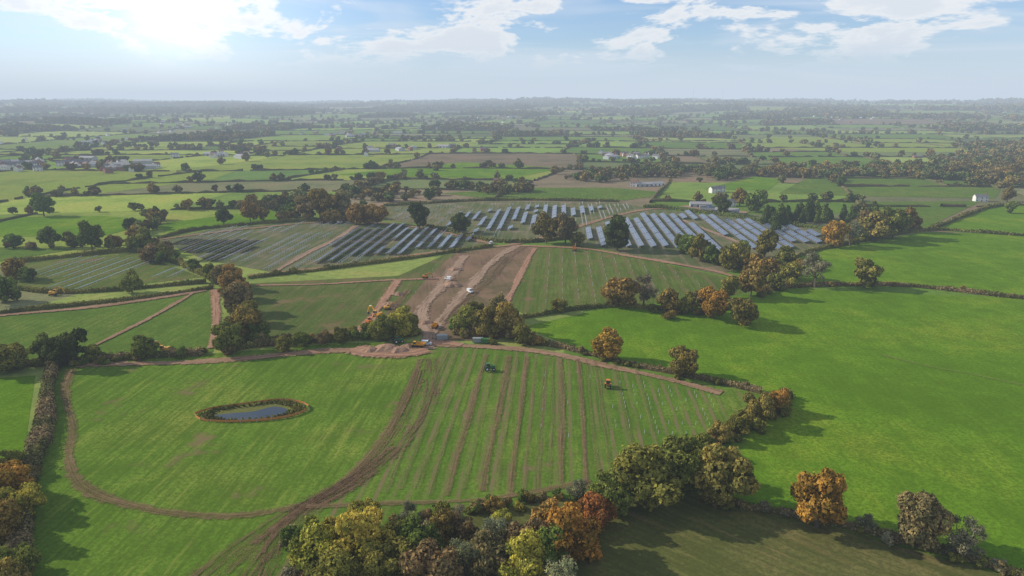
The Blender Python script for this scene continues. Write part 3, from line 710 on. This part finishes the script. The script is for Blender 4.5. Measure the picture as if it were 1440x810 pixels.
EX=[excavator(yel),excavator(orm)]; TR=[tractor(grn),tractor(orm)]; VA=van(); CT=[container(blu),container(cgr),container(grn)]; DU=dumper()
def place(nm,me,x,y,rz_=None,sc=1.0):
    p=G(x,y); o=obj(nm,me,(p[0],p[1],0.36),random.uniform(0,6.28) if rz_ is None else rz_,sc); return o
place("excavator",EX[0],531,447,R(150),1.15); place("excavator",EX[1],520,456,R(60),.9); place("excavator",EX[1],808,353,R(80),1.0); place("excavator",EX[0],232,496,R(170),1.0); place("excavator",EX[0],76,416,R(10),1.0)
place("excavator",EX[0],545,436,R(20),.8); place("excavator",EX[1],598,392,R(0),.8)
place("tractor",TR[0],689,522,R(10)); place("tractor",TR[1],855,545,R(80)); place("tractor",TR[0],560,483,R(30))
place("dump_truck",DU,612,462,R(80),.75); place("dump_truck",DU,588,489,R(170),.8)
for x,y in((630,394),(661,412),(600,486),(690,344),(478,314),(996,298),(1030,296)): place("van",VA,x,y,None,.85)
for (x,y,a,s,j) in ((622,478,5,.8,1),(672,482,0,.75,1),(684,483,0,.75,2),(988,293,0,1,1),(1000,294,0,1,0),(1016,296,10,1,1)): place("shipping_container",CT[j],x,y,R(a),s)
hpm=simple_mat("heap",(0.33,0.20,0.13),.95,.1)
for x,y,w,h in((545,492,9,2.2),(560,494,7,1.6),(530,452,6,2),(508,474,6,1.5),(548,430,6,1.8),(575,452,6,1.5),(636,402,8,2),(560,415,5,1.5),(597,455,6,1.4),(640,380,7,1.6),(520,494,6,1.4),(574,488,5,1.3)):
    n=14; V=[];F_=[]
    for r_ in range(6):
        for a in range(n):
            rr=w/2*(1-r_/5.5)*(1+.2*math.sin(a*2+w)+random.uniform(-.08,.08)); V.append((rr*math.cos(a*6.283/n)*1.3,rr*math.sin(a*6.283/n),h*(math.sin(r_/5*1.57))+random.uniform(-.1,.1)))
    for r_ in range(5):
        for a in range(n): F_.append((r_*n+a,r_*n+(a+1)%n,(r_+1)*n+(a+1)%n,(r_+1)*n+a))
    F_.append(tuple(range(5*n,6*n)))
    me=bpy.data.meshes.new("soil_heap"); me.from_pydata(V,[],F_); me.materials.append(hpm); p=G(x,y); obj("soil_heap",me,(p[0],p[1],.3))

# ------------------------------------------------------------------ solar arrays
pm,k=newmat("solar_glass")
uv=k.add('ShaderNodeUVMap').outputs[0]; u,v,_=k.xyz(uv)
fu=k.math('ABSOLUTE',k.math('SUBTRACT',k.math('FRACT',k.math('DIVIDE',u,1.15)),.5)); fv=k.math('ABSOLUTE',k.math('SUBTRACT',k.math('FRACT',k.math('DIVIDE',v,2.1)),.5))
fr=k.math('MAXIMUM',k.ramp(fu,.455,.47),k.ramp(fv,.47,.48))
c=k.mix(fr,(0.05,0.07,0.11),(0.32,0.34,0.37))
finish(k,principled(k,c,k.math('MULTIPLY_ADD',fr,.3,.25),0.7))
backm=simple_mat("panel_back",(0.06,0.06,0.07),.6)
dv=np.array((math.sin(ROWAZ),math.cos(ROWAZ))); ev=np.array((math.cos(ROWAZ),-math.sin(ROWAZ)))
def solar(px,pitch,frac,mode='panel',tl=24,tilt=R(18),W=4.2):
    P=GP(px); E=P@ev; D=P@dv
    for e in np.arange(E.min(),E.max(),pitch):
        b=B(); cnt=0; UV=[]
        for d in np.arange(D.min()+random.uniform(-6,0),D.max(),tl+1.2):
            c=ev*e+dv*(d+tl/2)
            if not inpoly(P,np.array(c[0]),np.array(c[1])): continue
            kind=frac(e,d,c)
            if kind==0: continue
            cnt+=1
            def pt(a,l,z): q=ev*(e+a)+dv*(d+l); return (q[0],q[1],z)
            tt=tilt+random.gauss(0,.012)
            hw=W/2*math.cos(tt); hz=W/2*math.sin(tt); zc_=1.9+random.gauss(0,.06)
            if kind==1:
                lo=(-hw,zc_-hz); hi=(hw,zc_+hz)
                b.poly([pt(lo[0],0,lo[1]),pt(lo[0],tl,lo[1]),pt(hi[0],tl,hi[1]),pt(hi[0],0,hi[1])],[(3,2,1,0)],pm); UV+=[(0,0),(tl,0),(tl,W),(0,W)]
                g=-.07
                b.poly([pt(lo[0],0,lo[1]+g),pt(lo[0],tl,lo[1]+g),pt(hi[0],tl,hi[1]+g),pt(hi[0],0,hi[1]+g)],[(0,1,2,3)],backm); UV+=[(0,0)]*4
                b.poly([pt(lo[0],0,lo[1]),pt(lo[0],0,lo[1]+g),pt(hi[0],0,hi[1]+g),pt(hi[0],0,hi[1])],[(0,1,2,3)],steel); UV+=[(0,0)]*4
            else:
                for a in(-.5,.5):
                    A=pt(hw*a*2*.8,0,zc_+hz*a*1.6); Bq=pt(hw*a*2*.8,tl,zc_+hz*a*1.6); v_,q_=tube(A,Bq,.12,.12,4); b.poly(v_,[tuple(x) for x in q_],steel); UV+=[(0,0)]*len(v_)
            for l in np.arange(1.5,tl,4.2):
                for a in(-.45,.45):
                    v_,q_=tube(pt(hw*a*1.7,l,0),pt(hw*a*1.7,l,zc_+hz*a*1.7-.1),.08,.08,4); b.poly(v_,[tuple(x) for x in q_],steel); UV+=[(0,0)]*len(v_)
        if cnt:
            me=b.mesh("solar_panel_row"); l=me.uv_layers.new(name='UVMap'); vi=np.zeros(len(me.loops),np.int32); me.loops.foreach_get('vertex_index',vi); l.data.foreach_set('uv',np.array(UV,np.float32)[vi].ravel())
            obj("solar_panel_row",me)
S=lambda *a:GP(list(a))
right=[(812,328),(870,312),(920,302),(965,300),(1155,327),(1150,344),(1080,352),(1020,360),(945,352),(830,342)]
gapP=S((965,312),(985,312),(1050,352),(1030,356))
solar(right,8.8,lambda e,d,c:0 if inpoly(gapP,*c) else 1)
dark1=S((222,336),(355,333),(350,352),(300,370),(230,362)); dark2=S((445,366),(490,325),(560,317),(670,338),(650,352),(520,366))
def fl(e,d,c):
    if inpoly(dark1,*c) or inpoly(dark2,*c): return 1 if random.random()<.95 else 0
    return 2 if random.random()<.55 else 0
solar([(224,344),(300,326),(480,311),(600,320),(685,341),(550,360),(400,382),(288,365)],8.0,fl)
fx=S((620,325),(640,302),(760,290),(865,292),(800,305),(720,322),(660,330))
solar([(550,295),(700,286),(865,287),(895,292),(795,328),(700,334),(610,318),(545,306)],8.8,lambda e,d,c:(1 if random.random()<.85 else 0) if inpoly(fx,*c) else (2 if random.random()<.5 else 0),tl=14)
solar([(20,376),(190,360),(270,388),(95,406)],8.8,lambda e,d,c:2 if random.random()<.9 else 0)
Vs=[];Qs=[];nn=0
def piles(px,pr,dl,prob,h=1.3):
    global nn
    P=GP(px); E=P@ev; D=P@dv
    for e in np.arange(E.min(),E.max(),pr):
        for d in np.arange(D.min(),D.max(),dl):
            c=ev*e+dv*d
            if random.random()>prob or not inpoly(P,*c): continue
            v,q=tube((c[0],c[1],0),(c[0]+random.gauss(0,.03),c[1],h*random.uniform(.8,1.1)),.08,.08,4); Vs.append(v); Qs.append(q+nn); nn+=len(v)
piles([(840,545),(880,530),(1000,556),(1030,575),(985,620),(870,610)],4.3,3.6,.5)
piles([(735,520),(830,530),(860,600),(740,640)],8.6,6,.2)
piles([(755,360),(820,352),(1000,392),(990,412),(860,425),(750,432)],8.6,4,.5)
piles([(560,390),(640,362),(680,350),(610,440)],8.6,4,.3)
obj("mounting_posts",mesh_arr("mounting_posts",np.vstack(Vs),np.vstack(Qs),[steel]))

# ------------------------------------------------------------------ buildings
brk=simple_mat("brick",(0.28,0.13,0.08),.9,.2); ren=simple_mat("render_wall",(0.70,0.67,0.61),.8,.2,var=.15); tile=simple_mat("roof_tile",(0.20,0.12,0.09),.85,.2); slate=simple_mat("roof_slate",(0.15,0.15,0.16),.7,.3); shed=simple_mat("barn_sheet",(0.38,0.40,0.40),.6); barnr=simple_mat("barn_roof",(0.30,0.29,0.28),.7)
def house(w,d,h,rh,wall,roof,wins=True,barn=False):
    b=B(); b.box((0,0,h/2),(w,d,h),wall)
    b.poly([(-w/2,-d/2,h),(-w/2,d/2,h),(-w/2,0,h+rh),(w/2,-d/2,h),(w/2,d/2,h),(w/2,0,h+rh)],[(0,2,1),(3,4,5)],wall)
    o=.35; b.poly([(-w/2-o,-d/2-o,h-.1),(w/2+o,-d/2-o,h-.1),(w/2+o,0,h+rh+.12),(-w/2-o,0,h+rh+.12),(-w/2-o,d/2+o,h-.1),(w/2+o,d/2+o,h-.1)],[(0,1,2,3),(3,2,5,4)],roof)
    if not barn:
        b.box((w/2-.7,0,h+rh+.4),(.8,.8,1.6),brk)
        for s in(-1,1):
            for x in np.linspace(-w/2+1.5,w/2-1.5,3):
                for z in(1.4,h-1.1): b.box((x,s*(d/2+.02),z),(1.1,.06,1.1),gls); b.box((x,s*(d/2+.03),z-.6),(1.3,.1,.1),wht)
        b.box((0,-d/2-.04,1),(1,.1,2),tile)
    else:
        for x in np.linspace(-w/2+2,w/2-2,4): b.box((x,-d/2-.03,h/2-.3),(2.4,.08,h*.7),stl)
    return b.mesh("house")
HS=[house(10,7,5.2,2.6,brk,tile),house(11,7,5,2.5,ren,slate),house(9,7,5.2,2.8,ren,tile),house(13,8,5,2.6,brk,slate),house(12,7,5,2.4,ren,slate)]
BN=[house(26,13,4.5,2.3,shed,barnr,barn=True),house(20,10,4.0,2.0,brk,slate,barn=True),house(24,12,4.2,2.2,wht,barnr,barn=True)]
def bld(nm,me,x,y,rz_=None,s=1):
    p=G(x,y); obj(nm,me,(p[0],p[1],float(terr(*p))-.05),random.uniform(-.5,.5) if rz_ is None else rz_,s)
for i,(x,y) in enumerate(((905,262),(922,261),(995,299),(1022,300),(1338,224),(1290,222),(985,291))): bld("barn",BN[(i*2)%3],x,y,None,.8)
for x,y in((852,219),(862,221),(880,220),(895,219),(905,222),(915,218),(1025,290),(1378,283),(1045,284),(892,262),(1415,222),(700,259),(1005,271),(1012,270)): bld("brick_house",random.choice(HS),x,y)
hp=[]
for cx,cy,sx,sy,n in((110,232,90,5,30),(20,236,40,5,16),(180,238,40,4,12),(640,180,50,4,34),(700,172,60,4,30),(880,222,40,4,14),(1300,160,60,2,34),(1040,158,60,3,44),(330,220,60,4,12),(1180,172,80,5,36),(860,160,80,3,34),(480,190,80,4,20),(1400,170,40,3,22),(260,182,80,4,22),(130,200,90,6,18),(560,210,90,8,12)):
    for _ in range(n):
        x,y=random.gauss(cx,sx*.6),random.gauss(cy,sy*.5); p=G(x,max(y,153)); hp.append((p[0],p[1],float(terr(*p))))
hp=np.array(hp); scatter("distant_village",HS+BN[:1],hp,np.full((len(hp),3),1.1),np.ones((len(hp),4)))
for x in(965,1005):
    b=B(); b.cyl((0,0,0),(0,0,130),2.2,wht,8,1.2); b.cyl((0,0,130),(0,0,150),.7,stl,6); 
    for z in(100,112,124): b.cyl((0,0,z),(0,0,z+5),4,wht,10)
    a=math.atan((x-720)/F); X,Y=9000*math.sin(a),9000*math.cos(a); obj("radio_mast",b.mesh("radio_mast"),(X,Y,float(terr(X,Y))-5))

# ------------------------------------------------------------------ light, sky, haze
AZ=R(-76); EL=R(28)
S_=Vector((math.sin(AZ)*math.cos(EL),math.cos(AZ)*math.cos(EL),math.sin(EL)))
sd=bpy.data.lights.new("sun",'SUN'); sd.energy=5.0; sd.angle=R(.6); sd.color=(1,.93,.80)
so=bpy.data.objects.new("sun",sd); so.rotation_euler=S_.to_track_quat('Z','Y').to_euler(); so.location=(0,0,300); COL.objects.link(so)
w=bpy.data.worlds.new("World"); scene.world=w; w.use_nodes=True; w.node_tree.nodes.clear(); k=NT(w.node_tree)
sky=k.add('ShaderNodeTexSky',sky_type='NISHITA'); sky.sun_disc=False; sky.sun_elevation=EL; sky.sun_rotation=AZ%(2*math.pi); sky.air_density=1.0; sky.dust_density=0.5; sky.ozone_density=2.5
dr=k.add('ShaderNodeTexCoord').outputs['Generated']; dx,dy,dz=k.xyz(dr)
pl=k.comb(dx,dy,k.math('MULTIPLY',dz,3.0))
n1=k.noise(pl,7.0,5,0.62,0.25); n2=k.noise(k.vmath('ADD',pl,(3.3,1.7,0.4)),2.6,1,.5)
n3=k.noise(k.comb(dx,dy,k.math('MULTIPLY',dz,9.0)),3.0,3,.62,0.5)
msk=k.math('ADD',n1,k.math('MULTIPLY',k.math('SUBTRACT',n2,.5),.45))
cl=k.ramp(msk,.50,.58,0,.95)
veil=k.ramp(n3,.45,.70,0,.5)
hz=k.ramp(dz,0.0,0.095,.8,0.0)
ccol=k.mix(k.ramp(msk,.52,.66),(8.8,8.7,8.5),(6.9,7.2,7.7))
base=k.mix(1.0,sky.outputs[0],(0.82,1.03,1.32),'MULTIPLY')
base=k.mix(hz,base,(6.1,6.9,7.9))
base=k.mix(veil,base,(6.6,7.2,8.0))
c=k.mix(k.math('MULTIPLY',cl,k.ramp(dz,.04,.08,.05,1)),base,ccol)
gd=Vector((math.sin(R(-25.4))*math.cos(R(6.4)),math.cos(R(-25.4))*math.cos(R(6.4)),math.sin(R(6.4))))
dt=k.math('MAXIMUM',k.vmath('DOT_PRODUCT',dr,tuple(gd)),0)
gl=k.math('ADD',k.math('MULTIPLY',k.math('POWER',dt,1100.0),6.0),k.math('MULTIPLY',k.math('POWER',dt,60.0),3.2))  # sun glow painted into the sky, away from the sun lamp's direction
c=k.mix(1.0,c,k.mix(1.0,(1,.96,.92),gl,'MULTIPLY'),'ADD')
bg=k.add('ShaderNodeBackground'); k.l.new(c,bg.inputs[0]); bg.inputs[1].default_value=.115
o=k.add('ShaderNodeOutputWorld'); k.l.new(bg.outputs[0],o.inputs[0])
# haze : absorbing air layer, airlight put in as an even emission colour, nothing scattered
b=B(); hzm=bpy.data.materials.new("haze"); hzm.use_nodes=True; hzm.node_tree.nodes.clear(); k=NT(hzm.node_tree)
DEN=1.3e-4
va=k.add('ShaderNodeVolumeAbsorption'); va.inputs['Color'].default_value=(0,0,0,1); va.inputs['Density'].default_value=DEN
em=k.add('ShaderNodeEmission'); em.inputs['Color'].default_value=(.58,.675,.79,1); em.inputs['Strength'].default_value=DEN
ad=k.add('ShaderNodeAddShader'); k.l.new(va.outputs[0],ad.inputs[0]); k.l.new(em.outputs[0],ad.inputs[1])
oo=k.add('ShaderNodeOutputMaterial'); k.l.new(ad.outputs[0],oo.inputs['Volume'])
b.box((0,9000,180),(44000,24000,460),hzm); obj("sky_haze",b.mesh("sky_haze"))
scene.view_settings.view_transform='Standard'; scene.view_settings.look='None'; scene.view_settings.exposure=0
